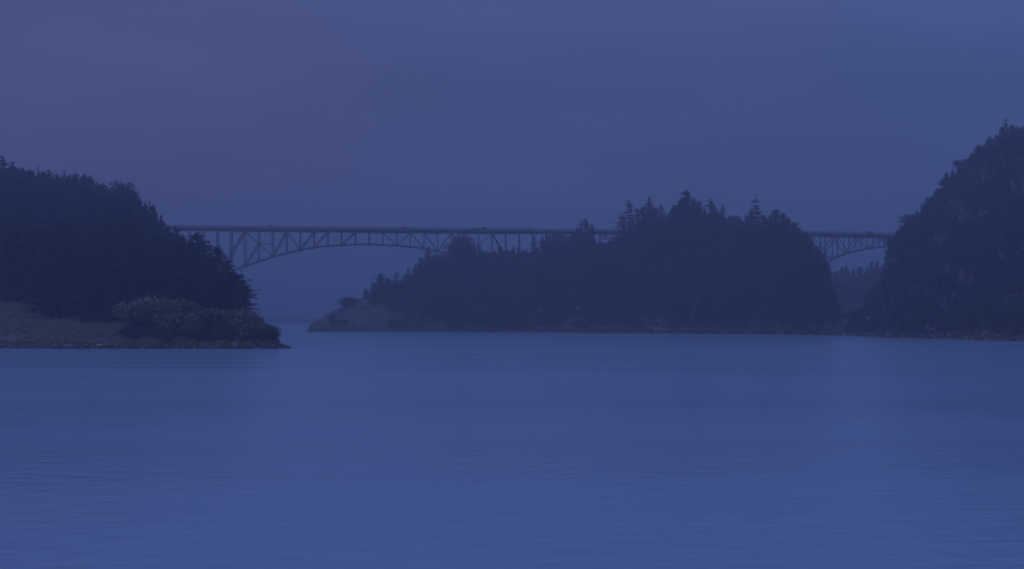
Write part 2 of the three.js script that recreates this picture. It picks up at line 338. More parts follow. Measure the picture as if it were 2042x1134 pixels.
// a tree of its own: stands on the ground of its land at that direction and distance, and reaches up to the row where the photograph shows its top
function tree(where, a, d, topRow, kind, mat, name, label, category, group, wide = 1) {
  const p = where.at(a, d), k = KIND[kind], tall = upAt(topRow, d) - p.y + 0.25, s = tall / k.H;
  if (tall < 1.2) { console.log('short', name, a, topRow, tall.toFixed(1)); return; }
  if (tall > 27) console.log('tall', name, a, topRow, tall.toFixed(1));
  p.y -= 0.25;
  const t = thing(name, label, category, p, group);
  const w = s * wide * (kind.includes('hrub') ? 1 : clamp(13 / tall, 0.75, 1.25));
  t.scale.set(w, s, w); t.rotation.set((rnd() - 0.5) * 0.09, wide < 0 ? Math.PI : rnd() * 6.28, (rnd() - 0.5) * 0.11); if (kind === 'windFir' || kind === 'bareTopFir') t.rotation.y *= 0.06;
  if (wide < 0) t.scale.set(-w, s, -w);
  mesh('trunk', k.trunk, BARK, t); mesh('crown', k.crown, mat, t);
  return t;
}
const ORDINAL = ['first', 'second', 'third', 'fourth', 'fifth', 'sixth', 'seventh', 'eighth', 'ninth', 'tenth', 'eleventh', 'twelfth', 'thirteenth', 'fourteenth'];
// trees along a skyline from left to right; one without a label of its own is told by its place after the last one that has a name
function skyline(where, list, back, place, group) {
  let anchor = null, count = 0;
  for (const [a, row, kind, m = 0, wide = 1, label, short] of list) {
    const d = Math.max(where.shore(a) + 3, where.ridge(a) - 1 - back - 4 * rnd()), low = kind.includes('hrub'), broad = /oak|madrona|hrub/.test(kind);
    const near = { fir: ['fir', 'looseFir', 'fir', 'oldFir'], fullFir: ['fullFir', 'oldFir', 'looseFir'], raggedFir: ['raggedFir', 'brokenFir', 'oldFir', 'looseFir'], slimFir: ['slimFir', 'slimFir', 'fir'] }[kind], form = label || !near ? kind : near[Math.floor(rnd() * near.length)];
    if (label) { anchor = short ?? label; count = 0; } else count++;
    const own = label ?? (anchor ? `${ORDINAL[count - 1]} tree to the right of the ${anchor}` : `${ORDINAL[count - 1]} tree from the left in ${place}`);
    tree(where, a, d, row + (label ? 0 : 5 * rnd() - 2), form, broad ? LEAF[m] : NEEDLE[m], broad ? (low ? 'shrub' : 'broadleaf_tree') : 'fir_tree', own, low ? 'shrub' : 'tree', group, wide * (label ? 1 : 0.9 + 0.5 * rnd()));
  }
}
// the headland's skyline
skyline(headland, [
  [4, 312, 'flatPine', 0, 1.1, 'flat topped windblown pine at the upper left edge of the view', 'windblown pine at the left edge'], [22, 321, 'flatPine', 1, 1], [38, 333, 'fir', 0], [50, 341, 'slimFir', 0], [60, 340, 'fir', 2], [73, 331, 'slimFir', 0, 0.9, 'slim spire fir standing proud on the left ridge near the windblown pine', 'slim spire fir on the left ridge'],
  [84, 342, 'fir', 0], [92, 337, 'fir', 1], [103, 346, 'slimFir', 2], [112, 345, 'fir', 0], [125, 338, 'slimFir', 0, 1, 'tallest thin spire fir in the middle of the left ridge', 'tallest spire fir of the left ridge'], [133, 349, 'fir', 0], [143, 345, 'raggedFir', 0, 0.7], [150, 345, 'slimFir', 1], [157, 351, 'fir', 0], [165, 349, 'fir', 2], [177, 346, 'fullFir', 0, 0.9, 'full crowned fir where the left ridge begins to drop', 'full crowned fir of the left ridge'], [186, 355, 'slimFir', 0], [194, 359, 'fir', 0], [203, 363, 'slimFir', 1], [212, 372, 'fir', 0],
  [222, 368, 'fullFir', 0, 1.1], [231, 367, 'oak', 0, 1, 'round topped broad tree among the firs on the left ridge', 'round topped tree of the left ridge'], [242, 364, 'slimFir', 0], [251, 371, 'slimFir', 0], [259, 380, 'fir', 0], [268, 388, 'slimFir', 2], [276, 396, 'fir', 0], [285, 398, 'slimFir', 0, 0.8], [296, 399, 'raggedFir', 0, 0.6, 'ragged fir where the left ridge turns down to the bridge', 'ragged fir at the end of the left ridge'], [303, 409, 'fir', 0, 0.8], [309, 416, 'slimFir', 0, 0.8], [315, 427, 'fir', 1, 0.7], [321, 437, 'fir', 0, 0.7],
], 2, 'the row along the left ridge', 'trees on the left ridge');
skyline(headland, [
  [334, 447, 'raggedFir', 0, 0.9], [348, 452, 'raggedFir', 2, 0.8], [362, 462, 'fullFir', 0, 0.9], [376, 470, 'fir', 0, 1], [390, 462, 'raggedFir', 0, 0.9], [402, 474, 'fir', 2, 1],
  [418, 478, 'windFir', 0, -0.9, 'flat branched fir crossing the bridge columns at its near end', 'flat branched fir before the bridge columns'], [432, 492, 'raggedFir', 0, 1], [443, 505, 'raggedFir', 1, 1], [452, 515, 'raggedFir', 0, 1.1], [461, 534, 'fullFir', 0, 1.3], [470, 546, 'raggedFir', 0, 1.3],
  [481, 537, 'bareTopFir', 0, -0.8, 'thin leaning fir with bare trunk at the tip of the left headland', 'thin leaning fir at the headland tip'],
  [489, 562, 'windFir', 0, -1.2, 'low fir spreading its branches over the water at the headland tip'],
], 1, 'the trees over the near end of the bridge', 'firs stepping down the headland');
// lower trees and pale bushes of the headland
for (const [a, d, row, kind, m, wide, label] of [
  [112, 352, 548, 'fullFir', 0, 1.3, 'broad dark fir at the left end of the grove above the grass bank'], [150, 349, 536, 'fullFir', 2, 1.3, 'broad dark fir in the grove, second from the open grass bank'], [190, 346, 548, 'fullFir', 0, 1.4, 'lowest standing dark fir in the middle of the grove over the beach'], [228, 347, 540, 'fullFir', 2, 1.3, 'dark fir in the grove just left of the pale bushes'],
  [262, 350, 545, 'fullFir', 0, 1.2, 'dark fir standing behind the left end of the pale bushes'], [300, 352, 530, 'fullFir', 2, 1.2, 'dark fir standing behind the middle of the pale bushes'], [420, 334, 560, 'raggedFir', 0, 1.2, 'dark fir rising over the bushes near the headland tip'], [452, 333, 570, 'raggedFir', 2, 1.1, 'ragged dark fir on the rocks near the headland tip'],
  [405, 327, 622, 'fullFir', 2, 1.5, 'squat dark fir between the pale bushes and the rocky point'],
]) tree(headland, a, d, row, kind, NEEDLE[m], 'fir_tree', label, 'tree', undefined, wide);
for (const [a, d, row, m, label] of [
  [278, 333, 602, 1, 'pale green bushy tree at the left end of the light clump above the beach'], [300, 334, 598, 2, 'palest yellow green bushy tree in the light clump'], [322, 333, 594, 1, 'pale bushy tree at the right end of the upper light clump'], [340, 331, 602, 4, 'brownish bushy tree stepping down from the light clump'],
  [352, 328, 622, 2, 'pale yellow bushy tree low on the bank above the driftwood'], [374, 327, 634, 1, 'light bushy tree on the bank beside the squat dark fir'], [386, 325, 648, 4, 'low brownish bushy tree nearest the beach stones'], [440, 330, 616, 4, 'rust brown bushy tree under the ragged firs of the point'], [466, 330, 618, 2, 'light brown bushy tree on the rocks of the point'],
]) tree(headland, a, d, row, ['oak', 'shrub', 'madrona'][a % 3], LEAF[m], 'broadleaf_tree', label, 'tree', undefined, 1.3);
for (const [a, d, row, m, label] of [
  [432, 326, 655, 3, 'dark green shrub low on the rocks below the point'], [486, 329, 632, 4, 'reddish shrub on the crest of the rocky point'], [505, 327, 645, 2, 'pale shrub on the rocky point above the water'], [522, 327, 648, 3, 'green shrub near the outer edge of the rocky point'], [534, 327, 652, 0, 'outermost shrub hanging over the tip of the point'],
]) tree(headland, a, d, row, 'shrub', LEAF[m], 'shrub', label, 'shrub', undefined, 1.3);

// the island's skyline, left to right
skyline(island, [
  [690, 597, 'lowShrub', 0, 1.4, 'low shrub alone on the bare grass slope of the island'], [700, 594, 'lowShrub', 3, 1.4, 'second low shrub on the bare island slope, nearer the trees', 'second low shrub on the island'], [730, 574, 'looseFir', 0, 1.2, 'small fir at the foot of the first tree clump on the island'], [744, 560, 'raggedFir', 0, 1.2, 'lower fir left of the first peak of trees on the island'],
  [759, 545, 'oldFir', 0, 1.5, 'first peaked fir at the seaward end of the island', 'first peaked fir of the island'], [774, 556, 'fir', 2, 1.2], [790, 541, 'raggedFir', 1, 1.2, 'open branched fir just right of the first island peak', 'open branched fir beside the first island peak'], [801, 552, 'fir', 0, 1.1], [812, 533, 'fir', 0, 1], [826, 526, 'fullFir', 0, 1], [838, 512, 'raggedFir', 0, 1],
  [851, 490, 'raggedFir', 0, 1.25, 'tall layered fir crossing the lower curve of the bridge arch', 'tall layered fir crossing the bridge arch'], [866, 503, 'bareTopFir', 1, 1], [882, 506, 'fullFir', 0, 1], [898, 492, 'fullFir', 2, 1.1], [906, 487, 'oak', 0, 1.1], [918, 480, 'oak', 3, 1], [932, 475, 'oak', 0, 1.2, 'dense round headed tree below the bridge deck', 'dense round headed tree below the deck'], [944, 488, 'fullFir', 0, 1], [954, 478, 'bareTopFir', 0, 0.9], [962, 499, 'raggedFir', 0, 0.9],
  [984, 494, 'fullFir', 0, 1], [996, 489, 'raggedFir', 2, 1], [1010, 494, 'fullFir', 0, 1], [1024, 490, 'fir', 0, 1.2], [1037, 489, 'fullFir', 1, 1], [1050, 496, 'fir', 0, 1], [1064, 463, 'bareTopFir', 0, 1, 'thin open branched fir beside a bridge column, below the deck', 'thin open fir beside a bridge column'], [1082, 470, 'raggedFir', 0, 1], [1094, 462, 'fullFir', 0, 1], [1108, 466, 'fullFir', 2, 1], [1124, 468, 'oak', 0, 1], [1138, 464, 'fir', 0, 1],
  [1150, 448, 'fullFir', 0, 1], [1158, 439, 'slimFir', 0, 1, 'left spire of the tree that rises above the bridge deck alone'], [1171, 433, 'brokenFir', 0, 1.4, 'ragged tree rising alone above the middle of the bridge deck', 'ragged tree rising above the bridge deck'], [1181, 446, 'fullFir', 0, 1], [1200, 478, 'fir', 0, 1], [1214, 470, 'oak', 0, 0.9], [1228, 474, 'fullFir', 2, 1],
  [1244, 428, 'windFir', 0, 1.3], [1258, 398, 'windFir', 0, 1.25, 'leaning fir with flat open branches at the left of the island top', 'leaning open fir of the island top'], [1272, 414, 'windFir', 2, 1.2], [1283, 410, 'raggedFir', 1, 1.15], [1297, 390, 'looseFir', 0, 1.2, 'upright peaked fir beside the leaning fir on the island top', 'upright peaked fir on the island top'], [1308, 412, 'raggedFir', 0, 1.1], [1321, 406, 'raggedFir', 0, 1.2, 'small open fir right of the upright fir on the island top', 'small open fir on the island top'], [1335, 424, 'fir', 0, 1],
  [1346, 406, 'fullFir', 0, 1.3], [1357, 394, 'fullFir', 2, 1.3], [1369, 379, 'oldFir', 0, 1.4, 'tallest dense fir on the island summit', 'tallest fir on the island summit'], [1383, 390, 'fullFir', 0, 1.3], [1396, 399, 'fullFir', 0, 1], [1406, 408, 'fir', 1, 1], [1418, 395, 'brokenFir', 0, 1.3, 'ragged fir with a broken top right of the summit fir', 'ragged fir near the island summit'], [1427, 408, 'fir', 0, 1], [1441, 407, 'raggedFir', 0, 1.1, 'small layered fir closing the summit group', 'small layered fir closing the summit group'], [1452, 430, 'fir', 0, 1],
  [1463, 433, 'oak', 0, 0.9], [1476, 432, 'raggedFir', 2, 0.8], [1488, 424, 'fir', 0, 1], [1498, 418, 'fullFir', 0, 0.9], [1511, 387, 'bareTopFir', 0, 1.2, 'lone sparse fir with bare spaced branches on the right of the island', 'lone sparse fir on the island'], [1524, 426, 'raggedFir', 0, 0.9], [1537, 430, 'fullFir', 0, 1], [1548, 417, 'oldFir', 0, 1.4, 'dense dark fir right of the sparse fir on the island', 'dense dark fir beside the sparse fir'], [1560, 424, 'raggedFir', 1, 1], [1572, 436, 'fullFir', 0, 1],
  [1585, 444, 'fullFir', 0, 1], [1597, 453, 'fir', 2, 1.1], [1608, 464, 'raggedFir', 0, 1], [1619, 473, 'raggedFir', 0, 1], [1630, 487, 'raggedFir', 1, 1], [1639, 503, 'raggedFir', 0, 1], [1647, 522, 'fir', 0, 1], [1655, 548, 'fir', 2, 1], [1663, 572, 'fullFir', 0, 1],
], 2, 'the island tree line', 'trees on the island skyline');
// the bluff's skyline
skyline(bluff, [
  [1781, 472, 'shrub', 3, 1, 'broad shrub overhanging the channel beside the short arch', 'broad shrub overhanging the channel'], [1790, 458, 'raggedFir', 0, 1], [1799, 446, 'fir', 0], [1811, 438, 'raggedFir', 2, 1], [1821, 429, 'shrub', 3], [1832, 420, 'fir', 0, 1], [1842, 408, 'raggedFir', 0], [1853, 403, 'fir', 1, 1], [1863, 392, 'shrub', 3], [1873, 380, 'raggedFir', 0, 1], [1882, 358, 'raggedFir', 0, 1],
  [1889, 343, 'flatPine', 0, 1, 'flat topped pine jutting out at the shoulder of the right bluff', 'flat topped pine on the bluff shoulder'], [1903, 335, 'fir', 0], [1915, 328, 'fir', 0, 1], [1928, 317, 'shrub', 3], [1941, 303, 'raggedFir', 2, 1], [1953, 290, 'fir', 0], [1965, 286, 'fir', 0, 1], [1977, 270, 'raggedFir', 0], [1990, 266, 'fullFir', 0, 1], [2001, 253, 'fullFir', 2, 1], [2009, 232, 'bareTopFir', 0, 0.8, 'thin bare topped fir on the summit of the right bluff', 'thin bare topped fir on the bluff summit'], [2022, 249, 'fullFir', 0, 1], [2034, 254, 'shrub', 0], [2048, 247, 'fir', 0, 1], [2075, 240, 'fullFir', 0, 1],
], 2, 'the skyline of the right bluff', 'trees on the bluff skyline');
// across the channel
skyline(farShore, [
  [1640, 545, 'fir', 0, 1.2], [1655, 538, 'fullFir', 1, 1.2], [1668, 541, 'fir', 0, 1.2], [1680, 534, 'fullFir', 0, 1.1], [1690, 527, 'fullFir', 2, 1.1, 'first peaked tree of the hazy wood beneath the short arch', 'first peaked tree beneath the short arch'], [1703, 534, 'fir', 0, 1.2], [1716, 533, 'fullFir', 1, 1.1], [1729, 530, 'fir', 0, 1.2], [1740, 518, 'fullFir', 0, 1.1, 'highest hazy tree beneath the short arch, beside the bluff', 'highest hazy tree beneath the short arch'], [1750, 519, 'fir', 2, 1.1], [1762, 525, 'fullFir', 0, 1.1], [1775, 520, 'fir', 0, 1],
], 1, 'the hazy wood beneath the short arch', 'distant trees across the channel');

// ------------------------------------------------------------------ the mass of the woods: nobody could count these
function wood(where, name, label, spots, kinds) {
  const g = new THREE.Group(); g.name = numbered(name); scene.add(g); tag(g, label, 'wood', null, 'stuff');
  const by = {};
  for (const s of spots) if (/oak|madrona/.test(s.kind)) s.mat = s.mat % 2 ? 3 : 0;
  for (const s of spots) (by[s.kind + '|' + s.mat] ??= []).push(s);
  for (const key in by) {
    const [kind, mat] = key.split('|'), k = KIND[kind], list = by[key], broad = /oak|madrona|hrub/.test(kind);
    for (const [part, geo, material] of [['trunks', k.trunk, BARK], ['foliage', k.crown, broad ? LEAF[mat] : NEEDLE[mat]]]) {
      const im = new THREE.InstancedMesh(geo, material, list.length); im.name = part; im.userData.kind = 'stuff'; im.castShadow = im.receiveShadow = true;
      const m = new THREE.Matrix4(), q = new THREE.Quaternion();
      list.forEach((s, i) => { q.setFromEuler(new THREE.Euler(s.tx, s.turn, s.tz)); m.compose(s.p, q, V(s.w, s.s, s.w)); im.setMatrixAt(i, m); });
      g.add(im);
    }
  }
  return g;
}
function scatter(where, a0, a1, step, seed, pick) {         // even but irregular cover of a land mass, in metres
  const r = mulberry(seed), out = [];
  for (let a = a0; a < a1;) {
    const dMid = where.shore(a), da = step / dMid * FOCAL; a += da;
    const d0 = where.shore(a) + 2, d1 = where.ridge(a) + 22;
    for (let d = d0; d < d1; d += step * 0.9) {
      const aa = a + (r() - 0.5) * da, dd = d + (r() - 0.5) * step, p = where.at(aa, dd), c = pick(aa, dd, p, r, (dd - d0) / (where.ridge(aa) - d0));
      if (!c || p.y < 0.8) continue;
      // keep below the skyline the photograph shows
      const k = KIND[c.kind]; let tall = c.tall * (0.75 + 0.5 * r());
      const hw = 0.16 * tall / dd * FOCAL, room = upAt(Math.max(topLimit(where, aa), 0.3 * topLimit(where, aa) + 0.7 * topLimit(where, aa - hw), 0.3 * topLimit(where, aa) + 0.7 * topLimit(where, aa + hw)), dd) - p.y; tall = Math.min(tall * 1.15, room * (0.8 + 0.22 * r()));
      if (tall < 0.25 * c.tall && tall < 2) continue;
      const s = tall / k.H; p.y -= 0.3;
      out.push({ kind: c.kind, mat: c.mat, p, s, w: s * (c.wide ?? 1.1) * (0.85 + 0.35 * r()), turn: r() * 6.28, tx: (r() - 0.5) * 0.13, tz: (r() - 0.5) * 0.13 });
    }
  }
  return out;
}
const limits = new Map([
  [headland, lerpTable([[-420, 285], [0, 320], [40, 334], [100, 342], [180, 350], [210, 366], [250, 372], [290, 400], [312, 428], [330, 455], [370, 468], [400, 480], [425, 505], [440, 535], [455, 560], [470, 590], [485, 612], [505, 630], [540, 652], [560, 690]])],
  [island, lerpTable([[604, 664], [690, 607], [728, 584], [757, 562], [780, 562], [800, 558], [820, 540], [840, 522], [856, 512], [872, 512], [893, 494], [932, 480], [952, 490], [966, 516], [985, 500], [1048, 494], [1062, 496], [1085, 476], [1142, 472], [1156, 462], [1180, 462], [1194, 482], [1228, 474], [1240, 456], [1256, 446], [1280, 440], [1297, 432], [1315, 434], [1332, 436], [1350, 412], [1369, 396], [1395, 412], [1425, 422], [1445, 436], [1465, 444], [1496, 442], [1530, 440], [1548, 432], [1570, 440], [1600, 462], [1622, 484], [1640, 512], [1655, 548], [1672, 594], [1692, 640]])],
  [bluff, lerpTable([[1672, 660], [1700, 620], [1740, 580], [1766, 530], [1780, 472], [1838, 414], [1878, 364], [1898, 342], [1948, 298], [1998, 257], [2042, 253], [2200, 250], [2420, 262]])],
  [farShore, lerpTable([[1500, 565], [1640, 558], [1700, 551], [1760, 540], [1800, 510], [1830, 470], [2020, 440]])],
]);
const topLimit = (where, a) => limits.get(where)(a) + 5 * noise3(a * 0.07, 3, 8);

const oneOf = (r, list) => list[Math.floor(r() * list.length)];
wood(headland, 'headland_wood', 'dark fir wood covering the hill of the left headland', scatter(headland, -380, 545, 4.3, 101, (a, d, p, r, t) => {
  if (a > 452) return null;
  const edge = a < 95 ? 369 - 0.15 * a : a < 340 ? 346 + 5 * noise3(a * 0.04, 1, 1) : a < 470 ? 338 : 400;
  if (d < edge) return null;
  return { kind: oneOf(r, ['fir', 'fullFir', 'looseFir', 'slimFir', 'raggedFir', 'oldFir', 'brokenFir']), mat: oneOf(r, [0, 2, 0, 1]), tall: 12.5, wide: 1.15 };
}));
wood(headland, 'headland_scrub', 'low scrub and bracken over the bank and point of the headland', scatter(headland, -200, 548, 2.1, 103, (a, d, p, r) => {
  const n = fbm(p.x * 0.08, d * 0.08, 9, 3);
  const dens = a > 470 ? 0.42 : a > 255 ? 0.5 : d > 366 ? 0.55 : 0.02;
  if (p.y < 1.6 || d > 375 || (a < 250 && d < 366) || r() > dens + n) return null;
  return { kind: oneOf(r, ['lowShrub', 'shrub', 'lowShrub']), mat: oneOf(r, a > 400 ? [0, 4, 0, 3] : [0, 3, 0, 3]), tall: a > 470 ? 1.5 : 2.2, wide: 1.3 };
}));
wood(island, 'island_wood', 'dark mixed wood covering the island slopes', scatter(island, 735, 1690, 4.6, 107, (a, d, p, r, t) => {
  const n = fbm(p.x * 0.035, p.y * 0.05, 21, 3);
  if (t < 0.02 || (a < 870 && t < 0.55 - (a - 735) * 0.004) || r() < 0.1 + 0.5 * smooth(0.12, 0.3, n)) return null;
  if (a > 1238 && a < 1272 && t > 0.75) return null;
  return { kind: oneOf(r, ['fir', 'fullFir', 'looseFir', 'raggedFir', 'oldFir', 'brokenFir', 'fullFir', 'oldFir', 'madrona']), mat: oneOf(r, [0, 2, 0, 3]), tall: 11, wide: 1.2 };
}));
wood(island, 'island_scrub', 'scrub clinging to the rock and grass of the island shore', scatter(island, 640, 1690, 3.4, 109, (a, d, p, r, t) => {
  const n = fbm(p.x * 0.06, p.y * 0.08, 33, 3);
  if (t > 0.75 || p.y < 2 || r() > (a < 800 ? 0.12 + n : 0.55 + n)) return null;
  return { kind: oneOf(r, ['lowShrub', 'shrub']), mat: oneOf(r, [0, 3, 0, 0]), tall: 2.2, wide: 1.3 };
}));
wood(bluff, 'bluff_wood', 'dense scrubby wood clinging to the right bluff', scatter(bluff, 1690, 2330, 3.7, 113, (a, d, p, r, t) => {
  const n = fbm(p.x * 0.05, p.y * 0.05, 43, 3);
  if (r() < 0.15 + 0.65 * smooth(-0.05, 0.2, n)) return null;
  return { kind: oneOf(r, ['fir', 'looseFir', 'oldFir', 'brokenFir', 'fir', 'madrona']), mat: oneOf(r, [0, 0, 3, 2]), tall: 5.2, wide: 1.2 };
}));
wood(bluff, 'bluff_scrub', 'bushes between the rocks of the right bluff', scatter(bluff, 1690, 2300, 2.9, 115, (a, d, p, r, t) => {
  if (p.y < 1.8 || r() > 0.36 + fbm(p.x * 0.07, p.y * 0.07, 51, 3)) return null;
  return { kind: oneOf(r, ['lowShrub', 'shrub', 'shrub']), mat: oneOf(r, [0, 3, 0, 0]), tall: 1.8, wide: 1.3 };
}));
wood(farShore, 'far_wood', 'hazy wood on the far shore of the channel', scatter(farShore, 1560, 1960, 5.2, 127, (a, d, p, r) => ({ kind: oneOf(r, ['fir', 'fullFir', 'oak', 'madrona']), mat: oneOf(r, [0, 3, 0]), tall: 12, wide: 1.25 })));

// ------------------------------------------------------------------ shore stones and driftwood
function boulder(seed, rx, ry, rz) {
  const g = new THREE.IcosahedronGeometry(1, 3), p = g.attributes.position, q = V();
  for (let i = 0; i < p.count; i++) {
    q.fromBufferAttribute(p, i).normalize();
    let k = 1 + 0.30 * fbm(q.x * 1.3 + seed, q.y * 1.3, q.z * 1.3, 4);
    const cut = V(Math.sin(seed * 3.1), Math.cos(seed * 1.7), Math.sin(seed * 5.3)).normalize(); k = Math.min(k, 0.78 / Math.max(0.05, Math.abs(q.dot(cut))));
    q.multiplyScalar(k); p.setXYZ(i, q.x * rx, q.y * ry, q.z * rz);
  }
  const n = new THREE.BufferGeometry(); n.setAttribute('position', p); n.computeVertexNormals(); return n;
}
const STONE = [matte(rgb(0.12, 0.115, 0.11), 0.9), matte(rgb(0.22, 0.21, 0.19), 0.9), matte(rgb(0.07, 0.07, 0.066), 0.7)];
const STONES = [boulder(1.3, 1, 0.62, 0.8), boulder(2.9, 1, 0.5, 0.9), boulder(4.4, 1, 0.75, 0.85), boulder(7.1, 1, 0.4, 0.7)];
{
  const r = mulberry(9);
  for (const [a, size, m, label] of [[60, 0.7, 2, 'dark boulder at the water below the open grass bank'], [96, 0.9, 2, 'dark boulder on the beach below the left end of the grove'], [136, 1.1, 1, 'pale boulder at the water below the grove'], [152, 0.7, 2, 'small dark boulder right of the pale boulder'], [200, 1.0, 1, 'pale flat boulder at the water below the middle of the grove'], [222, 0.8, 2, 'dark boulder between the pale flat boulder and the driftwood'],
    [290, 0.9, 0, 'grey boulder just left of the driftwood log'], [368, 1.1, 2, 'dark boulder right of the driftwood log'], [405, 1.0, 0, 'grey boulder below the squat dark fir'], [440, 1.2, 2, 'dark boulder at the foot of the rocky point'], [470, 1.3, 0, 'grey boulder under the rocks of the point'], [500, 1.5, 2, 'large dark boulder near the end of the point'], [524, 1.4, 2, 'large dark boulder at the base of the tip']]) {
    const d = headland.shore(a) + 1.5 + r(), p = headland.at(a, d); p.y = Math.max(0, p.y);
    const b = mesh(numbered('boulder'), STONES[Math.floor(r() * 4)], STONE[m], scene); b.position.copy(p); b.position.y += 0.1 * size; b.scale.setScalar(size); b.rotation.y = r() * 6; tag(b, label, 'boulder', 'boulders along the headland beach');
  }
  const ledge = (a, d, s, name, label) => { const p = headland.at(a, d), b = mesh(numbered(name), STONES[3], STONE[2], scene); b.position.set(p.x, 0.05, p.z); b.scale.set(s * 1.5, s * 0.75, s); tag(b, label, 'rock'); };
  ledge(556, 326, 1.5, 'rock_ledge', 'flat dark ledge running out into the water from the point');
  ledge(567, 325.5, 1.1, 'rock_ledge', 'outermost low dark rock off the point');
  // loose stones on the beach and along the other shores
  const group = (where, a0, a1, n, name, label, s0, s1, spread, seed) => {
    const q = mulberry(seed), m = new THREE.Matrix4(), im = new THREE.InstancedMesh(STONES[0], STONE[where === headland ? 0 : 2], n); im.name = numbered(name);
    for (let i = 0; i < n; i++) {
      const a = a0 + (a1 - a0) * q(), p = where.at(a, where.shore(a) + spread * q() - 0.5), s = s0 + (s1 - s0) * q() * q(); p.y = Math.max(-0.05, p.y);
      m.compose(p, new THREE.Quaternion().setFromEuler(new THREE.Euler(q(), q() * 6, q())), V(s, s * 0.7, s)); im.setMatrixAt(i, m);
      const c = 0.55 + 0.9 * q(); im.setColorAt(i, rgb(c, c, c * 0.96));
    }
    im.castShadow = im.receiveShadow = true; scene.add(im); tag(im, label, 'stones', null, 'stuff');
  };
  group(headland, -100, 560, 900, 'beach_stones', 'loose stones scattered along the headland beach', 0.12, 0.5, 3.5, 61);
  group(island, 615, 1690, 900, 'island_shore_rocks', 'broken rocks along the waterline of the island', 0.4, 1.7, 3.5, 62);
  group(bluff, 1690, 2300, 700, 'bluff_shore_rocks', 'broken rocks along the waterline of the bluff', 0.4, 1.9, 4, 63);
  // dry grass on the bank of the headland and on the bare tip of the island
  const blades = new Leaves(), br = mulberry(5);
  for (let i = 0; i < 16; i++) { const a = br() * 6.28, q = 0.25 * br(), lean = 0.2 + 0.5 * br(); blades.spray(V(Math.cos(a) * q, 0, Math.sin(a) * q), V(Math.cos(a) * lean, 1, Math.sin(a) * lean).normalize(), V(-Math.sin(a), 0, Math.cos(a)), 0.35 + 0.4 * br(), 0.035 + 0.03 * br()); }
  const tuft = blades.geometry(), straw = matte(rgb(0.30, 0.26, 0.215), 0.9, { side: THREE.DoubleSide });
  const grass = (where, a0, a1, deep, n, name, label, size, ok, seed) => {
    const q = mulberry(seed), list = [];
    for (let i = 0; i < n; i++) { const a = a0 + (a1 - a0) * q(), p = where.at(a, where.shore(a) + 3 + deep * q()); if (p.y > 1.2 && ok(a, p, q)) list.push(p); }
    const im = new THREE.InstancedMesh(tuft, straw, list.length); im.name = numbered(name); const m = new THREE.Matrix4();
    list.forEach((p, i) => { const s = size * (0.6 + 0.9 * q()); m.compose(p, new THREE.Quaternion().setFromEuler(new THREE.Euler(0, q() * 6.28, 0)), V(s * 1.3, s, s * 1.3)); im.setMatrixAt(i, m); const c = 0.75 + 0.4 * q(), g = 0.92 + 0.16 * q(); im.setColorAt(i, rgb(c, c * g, c * g * 0.95)); });
    im.castShadow = im.receiveShadow = true; scene.add(im); tag(im, label, 'grass', null, 'stuff');
  };
  grass(headland, -160, 555, 75, 15000, 'dry_grass', 'dry grass on the bank above the headland beach', 1.0, (a, p, q) => fbm(p.x * 0.12, p.z * 0.12, 5, 3) > -0.3 + 0.2 * q(), 71);
  grass(island, 618, 860, 45, 7000, 'dry_grass', 'dry grass tufts on the bare seaward slope of the island', 1.5, (a, p, q) => fbm(p.x * 0.1, p.z * 0.1, 6, 3) > -0.1 + 0.3 * q(), 72);
  const outcrop = (where, a0, a1, deep, n, name, label, s0, s1, seed) => {
    const q = mulberry(seed), m = new THREE.Matrix4(), im = new THREE.InstancedMesh(STONES[2], STONE[0], n); im.name = numbered(name);
    for (let i = 0; i < n; i++) {
      const a = a0 + (a1 - a0) * q(), p = where.at(a, where.shore(a) + 1 + deep * q()), s = s0 + (s1 - s0) * q() * q();
      m.compose(p, new THREE.Quaternion().setFromEuler(new THREE.Euler(0.5 * q(), q() * 6, 0.5 * q())), V(s * 1.5, s * 0.8, s)); im.setMatrixAt(i, m);
      const c = 0.4 + 0.5 * q(); im.setColorAt(i, rgb(c, c, c));
    }
    im.castShadow = im.receiveShadow = true; scene.add(im); tag(im, label, 'rock', null, 'stuff');
  };
  outcrop(island, 616, 800, 34, 70, 'island_outcrops', 'broken rock ledges showing through the island grass', 0.3, 1.3, 81);
  outcrop(bluff, 1700, 2250, 150, 420, 'bluff_outcrops', 'pale rock faces showing through the scrub of the right bluff', 0.6, 2.4, 83);
  outcrop(island, 860, 1690, 75, 700, 'cliff_outcrops', 'rock faces showing through the trees of the island cliff', 0.8, 3.6, 84);
  // driftwood
  const log = (a, d, len, rad, turn, tilt, label) => {
    const p = headland.at(a, d), pts = [];
    for (let i = 0; i <= 10; i++) { const t = i / 10; pts.push(V((t - 0.5) * len, 0.25 * Math.sin(t * 3) * rad, 0.5 * rad * Math.sin(t * 5))); }
    const t = thing('driftwood_log', label, 'log', V(p.x, p.y + rad * 0.8, p.z));
    t.rotation.set(0, turn, tilt);
    const wood = matte(rgb(0.36, 0.33, 0.29), 0.9), curve = new THREE.CatmullRomCurve3(pts), g = new THREE.TubeGeometry(curve, 20, rad, 9), q = g.attributes.position;
    for (let i = 0; i < q.count; i++) { const k = 1 - 0.35 * (q.getX(i) / len + 0.5); q.setXYZ(i, q.getX(i), q.getY(i) * k + 0.03 * noise3(q.getX(i) * 2, q.getY(i) * 6, 1), q.getZ(i) * k); }
    g.computeVertexNormals(); mesh('stem', g, wood, t);
